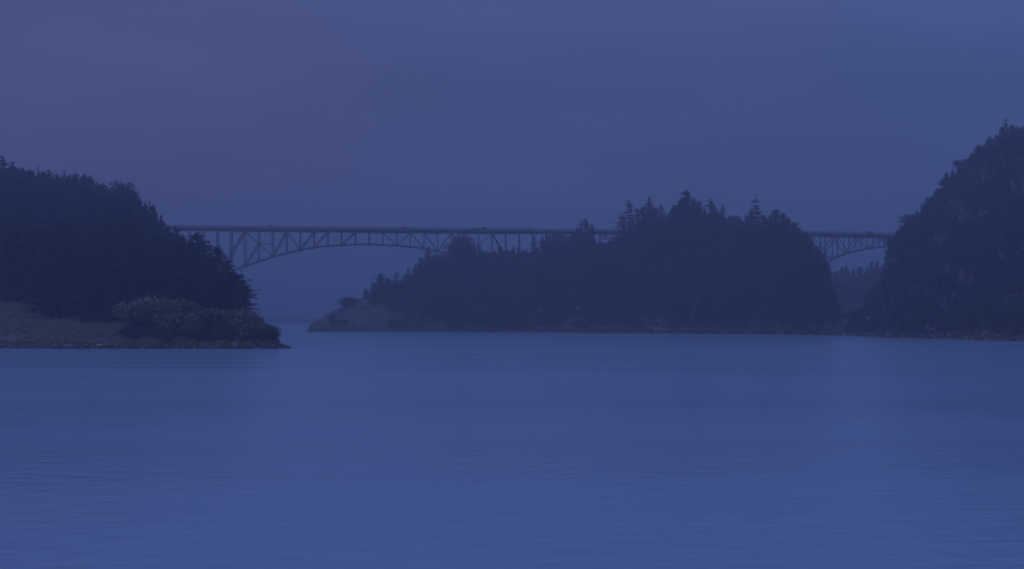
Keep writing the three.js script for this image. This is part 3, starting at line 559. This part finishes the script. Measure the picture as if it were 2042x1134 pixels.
    const roots = []; for (let i = 0; i < 7; i++) { const a = i * 0.9, s = rad * (2 + Math.sin(i * 2.2)); stick(roots, V(-len / 2, 0, 0), V(-len / 2 - rad * 1.3, Math.sin(a) * s, Math.cos(a) * s), rad * 0.5, rad * 0.1, 5); }
    mesh('roots', mergeGeometries(roots), wood, t);
  };
  log(327, 324.5, 3.0, 0.24, 0.35, 0.42, 'bleached driftwood log slanting on the beach below the pale bushes');
  log(204, 321.2, 2.6, 0.17, 0.1, 0.02, 'pale driftwood log lying flat at the waterline below the grove');
  log(228, 321.4, 1.8, 0.14, -0.2, 0.02, 'shorter driftwood log at the waterline, right of the pale flat one');
}

// ------------------------------------------------------------------ the bridge
const STEEL = matte(rgb(0.025, 0.04, 0.038), 0.6, { metalness: 0.1 }), CONCRETE = matte(rgb(0.27, 0.26, 0.24), 0.9, { map: groundTile }), ASPHALT = matte(rgb(0.05, 0.05, 0.052), 0.95);
const UNIT = new THREE.BoxGeometry(1, 1, 1);
function beam(name, a, b, w, h, parent, material = STEEL) {
  const m = mesh(name, UNIT, material, parent), d = b.clone().sub(a), len = d.length(), up = Math.abs(d.y) > 0.99 * len ? V(0, 0, 1) : V(0, 1, 0);
  const z = d.clone().normalize(), x = V().crossVectors(up, z).normalize(), y = V().crossVectors(z, x);
  m.quaternion.setFromRotationMatrix(new THREE.Matrix4().makeBasis(x, y, z)); m.position.copy(a).add(b).multiplyScalar(0.5); m.scale.set(w, h, len);
  return m;
}
// frame of a bridge: origin and direction in plan; s metres along, c metres across (away from the viewer), y up
function frameOf(p, q, y0, y1) { const u = q.clone().sub(p); u.y = 0; const L = u.length(); u.normalize(); const n = V(u.z, 0, -u.x); if (n.z > 0) n.negate(); return { p, u, n, L, dk: (s) => y0 + (y1 - y0) * s / L, at: (s, c, y) => V(p.x + u.x * s + n.x * c, y, p.z + u.z * s + n.z * c) }; }
// metres along the bridge at which it crosses a column of the photograph
function along(F, a) { const k = (a - 1021) / FOCAL; return (k * -F.p.z - F.p.x) / (F.u.x + k * F.u.z); }
const dist = (F, s) => -(F.p.z + F.u.z * s);

function deck(t, F, s0, s1) {
  const run = (name, c, dy, w, h, m) => beam(name, F.at(s0, c, F.dk(s0) + dy), F.at(s1, c, F.dk(s1) + dy), w, h, t, m);
  run('deck_slab', 3.5, -0.16, 9.0, 0.32, CONCRETE);
  run('roadway', 3.5, 0.01, 6.7, 0.04, ASPHALT);
  for (const c of [-0.35, 7.35]) run('sidewalk', c, 0.08, 0.95, 0.18, CONCRETE);
  for (const c of [0, 7]) run('girder', c, -1.05, 0.4, 1.46, STEEL);
  for (const c of [-0.86, 7.86]) {
    const parts = [], n = Math.round((s1 - s0) / 2.1);
    const put = (a, b, w, h) => { const m = beam('rail', a, b, w, h, null); m.updateMatrix(); parts.push(UNIT.clone().applyMatrix4(m.matrix)); };
    for (const [dy, w] of [[1.22, 0.14], [0.85, 0.08], [0.5, 0.08]]) put(F.at(s0, c, F.dk(s0) + dy), F.at(s1, c, F.dk(s1) + dy), w, 0.12);
    for (let i = 0; i <= n; i++) { const s = s0 + (s1 - s0) * i / n, y = F.dk(s); put(F.at(s, c, y + 0.1), F.at(s, c, y + 1.3), 0.14, 0.14); }
    const rail = mesh('railing', mergeGeometries(parts), STEEL, t); rail.userData.kind = 'stuff';
  }
}
function floorBeams(t, F, list) { for (const s of list) beam('floor_beam', F.at(s, -0.6, F.dk(s) - 1.0), F.at(s, 7.6, F.dk(s) - 1.0), 0.35, 0.9, t); }
function truss(t, F, c, spec) {
  const g = new THREE.Group(); g.name = 'truss'; t.add(g);
  const T = (i) => F.at(spec.s(i), c, F.dk(spec.s(i)) - 1.8), B = (i) => F.at(spec.s(i), c, spec.b(i));
  const N = (n) => n[0] === 'T' ? T(n[1]) : n[0] === 'B' ? B(n[1]) : F.at(spec.s(n[1]), c, n[2]);
  for (let i = spec.first; i < spec.last; i++) {
    beam('upper_chord', T(i), T(i + 1), 0.5, 0.45, g);
    beam('lower_chord', B(i), B(i + 1), 0.6, 0.75, g);
  }
  for (let i = spec.first; i <= spec.last; i++) { const heavy = spec.heavy?.includes(i); beam('vertical_post', T(i), B(i), heavy ? 0.66 : 0.48, heavy ? 0.66 : 0.48, g); }
  for (const [p, q, w] of spec.diagonals) beam('diagonal', N(p), N(q), w * 1.12, w * 1.12, g);
  for (const n of spec.plates) { const p = N(n), m = beam('gusset_plate', p.clone().addScaledVector(F.u, -0.75), p.clone().addScaledVector(F.u, 0.75), 0.66, 1.3, g); void m; }
}
function sway(t, F, spec) {                                  // bracing between the two trusses
  for (let i = spec.first; i <= spec.last; i++) { const s = spec.s(i); beam('cross_strut', F.at(s, 0.3, spec.b(i)), F.at(s, 6.7, spec.b(i)), 0.3, 0.3, t); }
}
const leftEnd = ray(322, 452, 800), midEnd = ray(1262, 459, 815);
const F1 = frameOf(V(leftEnd.x, 0, leftEnd.z), V(midEnd.x, 0, midEnd.z), upAt(452.6, 800), upAt(461.5, 815));
const bridge = thing('truss_bridge', 'long dark steel deck truss bridge with a shallow arch over the wide channel', 'bridge', V(0, 0, 0), 'bridge spans over the strait');
{
  const s3 = along(F1, 486), s21 = along(F1, 981.5), step = (s21 - s3) / 18, sOf = (i) => s3 + (i - 3) * step;
  const rows = [[2, 540], [3, 530], [4, 521], [5, 511.5], [6, 504], [7, 497.8], [8, 493], [9, 490], [10, 488], [11, 487], [12, 486.6]], half = new Map(rows.map(([i, y]) => [i, upAt(y, dist(F1, sOf(i)))]));
  const spec = { s: sOf, b: (i) => i <= 12 ? half.get(i) : half.get(24 - i) + F1.dk(sOf(i)) - F1.dk(sOf(24 - i)), first: 2, last: 22, heavy: [2, 22], diagonals: [], plates: [] };
  const mir = (n) => [n[0], 24 - n[1], n[2] && n[2] + F1.dk(sOf(24 - n[1])) - F1.dk(sOf(n[1]))];
  const top3 = F1.dk(s3) - 1.8, m4 = (top3 + half.get(5)) / 2, m2 = top3 * 0.42 + half.get(2) * 0.58;
  for (const [p, q, w] of [[['T', 3], ['M', 2, m2], 0.6], [['M', 2, m2], ['B', 1.4], 0.55], [['T', 3], ['B', 5], 0.26], [['M', 4, m4], ['B', 3], 0.5], [['M', 4, m4], ['M', 5, m4], 0.24], [['T', 6], ['B', 5], 0.55], [['T', 6], ['B', 7], 0.34], [['T', 8], ['B', 7], 0.5], [['T', 9], ['B', 8], 0.5], [['T', 9], ['B', 10], 0.26], [['T', 11], ['B', 10], 0.42]]) {
    const fix = (n) => n[0] === 'B' && n[1] === 1.4 ? ['M', 1.35, half.get(2) + 1] : n;
    spec.diagonals.push([fix(p), fix(q), w], [mir(fix(p)), mir(fix(q)), w]);
  }
  for (const n of [['T', 3], ['M', 2, m2], ['M', 4, m4], ['T', 6], ['B', 5], ['B', 7], ['T', 8], ['T', 9], ['B', 8], ['B', 10], ['T', 11], ['B', 3]]) spec.plates.push(n, mir(n));
  spec.plates.push(['B', 12]);
  const sEnd = F1.L;
  deck(bridge, F1, 0, sEnd);
  truss(bridge, F1, 0, spec); truss(bridge, F1, 7, spec); sway(bridge, F1, spec);
  floorBeams(bridge, F1, Array.from({ length: 32 }, (_, i) => sOf(i - 2)).filter((s) => s > 1 && s < sEnd));
  // approach columns on the land at both ends
  for (const i of [-1, 0, 1, 23, 24, 25, 26, 27, 28, 29]) {
    const s = sOf(i), dk = F1.dk(s); if (s < 2 || s > sEnd - 2) continue;
    for (const c of [0, 7]) {
      const p = F1.at(s, c, 0), d = -p.z, foot = Math.max(i < 5 ? nearCliff.h(p.x, d) : island.h(p.x, d), 0.5);
      beam('column', V(p.x, dk - 1.75, p.z), V(p.x, foot - 0.5, p.z), 0.6, 0.6, bridge);
    }
    if (i === 0) for (const c of [0]) { const q = F1.at(s, c, dk - 5.2); beam('gusset_plate', q.clone().addScaledVector(F1.u, -0.9), q.clone().addScaledVector(F1.u, 0.9), 0.7, 1.5, bridge); }
    beam('cross_strut', F1.at(s, 0.28, dk - 5.2), F1.at(s, 6.72, dk - 5.2), 0.3, 0.3, bridge);
  }
  for (const i of [2, 22]) {
    const b = spec.b(i), s = sOf(i), out = i === 2 ? -1 : 1;
    const foot = 0.2;
    beam('pier', F1.at(s + out * 0.6, 3.5, b - 0.4), F1.at(s + out * 0.6, 3.5, foot), 5.2, 9.5, bridge, CONCRETE).rotateZ(0);
  }
  // abutments
  for (const s of [1.5, sEnd - 1.5]) beam('abutment', F1.at(s, 3.5, F1.dk(s) - 1.7), F1.at(s, 3.5, F1.dk(s) - 16), 3, 8.4, bridge, CONCRETE);
}
const canoeA = ray(1585, 462, 833), canoeB = ray(1856, 470, 852);
const F2 = frameOf(V(canoeA.x, 0, canoeA.z), V(canoeB.x, 0, canoeB.z), upAt(464, 833), upAt(469.5, 852));
const arch = thing('truss_bridge', 'shorter steel arch truss bridge between the island and the right bluff', 'bridge', V(0, 0, 0), 'bridge spans over the strait');
{
  const a0 = along(F2, 1647), a5 = along(F2, 1765), step = (a5 - a0) / 5, sOf = (i) => a0 + i * step;
  const half = [526, 513, 504.5, 499, 494.5, 491.5, 490].map((y, i) => upAt(y, dist(F2, sOf(i))));
  const b = (i) => half[Math.min(i, 12 - i)] ?? half[0];
  const spec = { s: sOf, b: (i) => i < 0 ? half[0] - 5 : i > 12 ? half[0] - 5 : b(i), first: 0, last: 12, heavy: [0, 12], diagonals: [], plates: [] };
  const mir = (n) => [n[0], 12 - n[1], n[2]], m0 = upAt(503, dist(F2, sOf(0)));
  for (const [p, q, w] of [[['T', 1], ['M', 0, m0], 0.4], [['M', 0, m0], ['M', -1, m0 + 1], 0.25], [['M', 0, m0], ['B', 1], 0.26], [['T', -1], ['M', 0, m0], 0.3], [['T', 1], ['B', 2], 0.36], [['T', 3], ['B', 2], 0.4], [['T', 3], ['B', 4], 0.36], [['T', 5], ['B', 4], 0.36], [['T', 5], ['B', 6], 0.32]]) spec.diagonals.push([p, q, w], [mir(p), mir(q), w]);
  for (const n of [['T', 1], ['M', 0, m0], ['B', 2], ['T', 3], ['B', 4]]) spec.plates.push(n, mir(n));
  deck(arch, F2, 0, F2.L);
  truss(arch, F2, 0, spec); truss(arch, F2, 7, spec); sway(arch, F2, spec);
  floorBeams(arch, F2, Array.from({ length: 18 }, (_, i) => sOf(i - 2)).filter((s) => s > 1 && s < F2.L - 1));
  for (const i of [-1]) for (const c of [0, 7]) { const p = F2.at(sOf(i), c, 0); beam('column', V(p.x, F2.dk(sOf(i)) - 1.75, p.z), V(p.x, Math.max(2, island.h(p.x, -p.z)) - 0.5, p.z), 0.5, 0.5, arch); }
  beam('pier', F2.at(sOf(0) - 0.6, 3.5, half[0] - 0.4), F2.at(sOf(0) - 0.6, 3.5, 0.2), 4.4, 9, arch, CONCRETE);
}

// ------------------------------------------------------------------ traffic on the deck
const GLASS = new THREE.MeshPhysicalMaterial({ color: rgb(0.02, 0.022, 0.025), roughness: 0.08, ior: 1.5 }), TYRE = matte(rgb(0.02, 0.02, 0.02), 0.9), RIM = matte(rgb(0.4, 0.4, 0.42), 0.35, { metalness: 0.8 }), LAMP_LENS = matte(rgb(0.6, 0.6, 0.58), 0.2);
function vehicle(F, a, c, outline, cabin, width, len, color, name, label, facing) {
  const s = along(F, a), p = F.at(s, c, F.dk(s) + 0.035), t = thing(name, label, name.replace('_', ' '), p, 'vehicles crossing the bridge');
  t.rotation.y = Math.atan2(-F.u.z, F.u.x) + (facing < 0 ? Math.PI : 0);
  const paint = new THREE.MeshPhysicalMaterial({ color, roughness: 0.4, clearcoat: 0.6, clearcoatRoughness: 0.15 });
  const ext = (pts, w, bevel) => { const g = new THREE.ExtrudeGeometry(new THREE.Shape(pts.map(([x, y]) => new THREE.Vector2(x, y))), { depth: w - 2 * bevel, bevelEnabled: true, bevelSize: bevel, bevelThickness: bevel, bevelSegments: 2 }); g.translate(0, 0, -w / 2 + bevel); return g; };
  mesh('body', ext(outline, width, 0.07), paint, t);
  mesh('cabin', ext(cabin, width * 0.88, 0.1), paint, t);
  const cx = cabin.map((q) => q[0]), x0 = Math.min(...cx), x1 = Math.max(...cx), y0 = Math.min(...cabin.map((q) => q[1])), y1 = Math.max(...cabin.map((q) => q[1])), xm = (x0 + x1) / 2;
  for (const side of [-1, 1]) for (const [u0, u1] of [[0.16, 0.48], [0.52, 0.84]]) { const w = mesh('side_window', UNIT, GLASS, t); w.position.set(x0 + (x1 - x0) * (u0 + u1) / 2, y0 + (y1 - y0) * 0.58, side * width * 0.445); w.scale.set((x1 - x0) * (u1 - u0) * 0.9, (y1 - y0) * 0.46, 0.03); }
  void xm;
  for (const x of [-len * 0.31, len * 0.31]) for (const side of [-1, 1]) {
    const w = new THREE.Group(); w.name = 'wheel'; w.position.set(x, 0.34, side * (width / 2 - 0.1)); t.add(w);
    const ty = new THREE.CylinderGeometry(0.34, 0.34, 0.22, 20); ty.rotateX(Math.PI / 2); mesh('tyre', ty, TYRE, w);
    const rm = new THREE.CylinderGeometry(0.2, 0.2, 0.235, 14); rm.rotateX(Math.PI / 2); mesh('rim', rm, RIM, w);
  }
  for (const side of [-1, 1]) { const h = mesh('headlight', new THREE.SphereGeometry(0.1, 10, 8), LAMP_LENS, t); h.scale.set(0.5, 0.8, 1.5); h.position.set(len / 2 - 0.02, 0.68, side * (width / 2 - 0.3)); }
}
const carBody = (L) => [[-L / 2, 0.35], [-L / 2, 0.85], [-L / 2 + 0.2, 0.95], [L * 0.18, 0.98], [L / 2 - 0.25, 0.82], [L / 2, 0.62], [L / 2, 0.32], [L * 0.4, 0.25], [-L * 0.4, 0.25]];
const carCabin = (x0, x1, h) => [[x0, 0.9], [x0 + 0.42, h], [x1 - 0.75, h], [x1, 0.93]];
vehicle(F1, 540, 2.0, carBody(4.6), carCabin(-1.9, 1.1, 1.72), 1.85, 4.6, rgb(0.08, 0.085, 0.09), 'car', 'dark estate car on the left part of the bridge', 1);
vehicle(F1, 741, 5.0, carBody(4.0), carCabin(-1.3, 0.9, 1.42), 1.75, 4.0, rgb(0.14, 0.14, 0.15), 'car', 'low grey car near the crown of the bridge arch', -1);
vehicle(F1, 808, 2.0, carBody(4.7), carCabin(-2.0, 1.2, 1.78), 1.9, 4.7, rgb(0.06, 0.065, 0.075), 'car', 'dark tall car just right of the arch crown', 1);
vehicle(F1, 949, 2.0, [[-2.7, 0.4], [-2.7, 1.15], [0.2, 1.15], [2.0, 1.12], [2.7, 0.95], [2.7, 0.35], [-2.2, 0.3]], [[-0.6, 1.05], [-0.45, 1.8], [0.95, 1.8], [1.7, 1.05]], 1.95, 5.4, rgb(0.07, 0.07, 0.075), 'pickup_truck', 'dark pickup truck at the left of the pair on the bridge', 1);
vehicle(F1, 966, 2.0, carBody(4.7), carCabin(-2.0, 1.25, 1.86), 1.95, 4.7, rgb(0.05, 0.05, 0.055), 'car', 'dark tall car close ahead of the pickup truck', 1);
vehicle(F1, 1053, 5.0, carBody(4.4), carCabin(-1.6, 1.1, 1.62), 1.8, 4.4, rgb(0.09, 0.09, 0.1), 'car', 'dark hatchback on the bridge left of the tree that rises over the deck', -1);
vehicle(F2, 1740, 2.0, carBody(4.8), carCabin(-2.1, 1.2, 1.9), 1.95, 4.8, rgb(0.06, 0.065, 0.07), 'car', 'dark tall car on the short span near the right bluff', 1);

renderer.render(scene, camera);
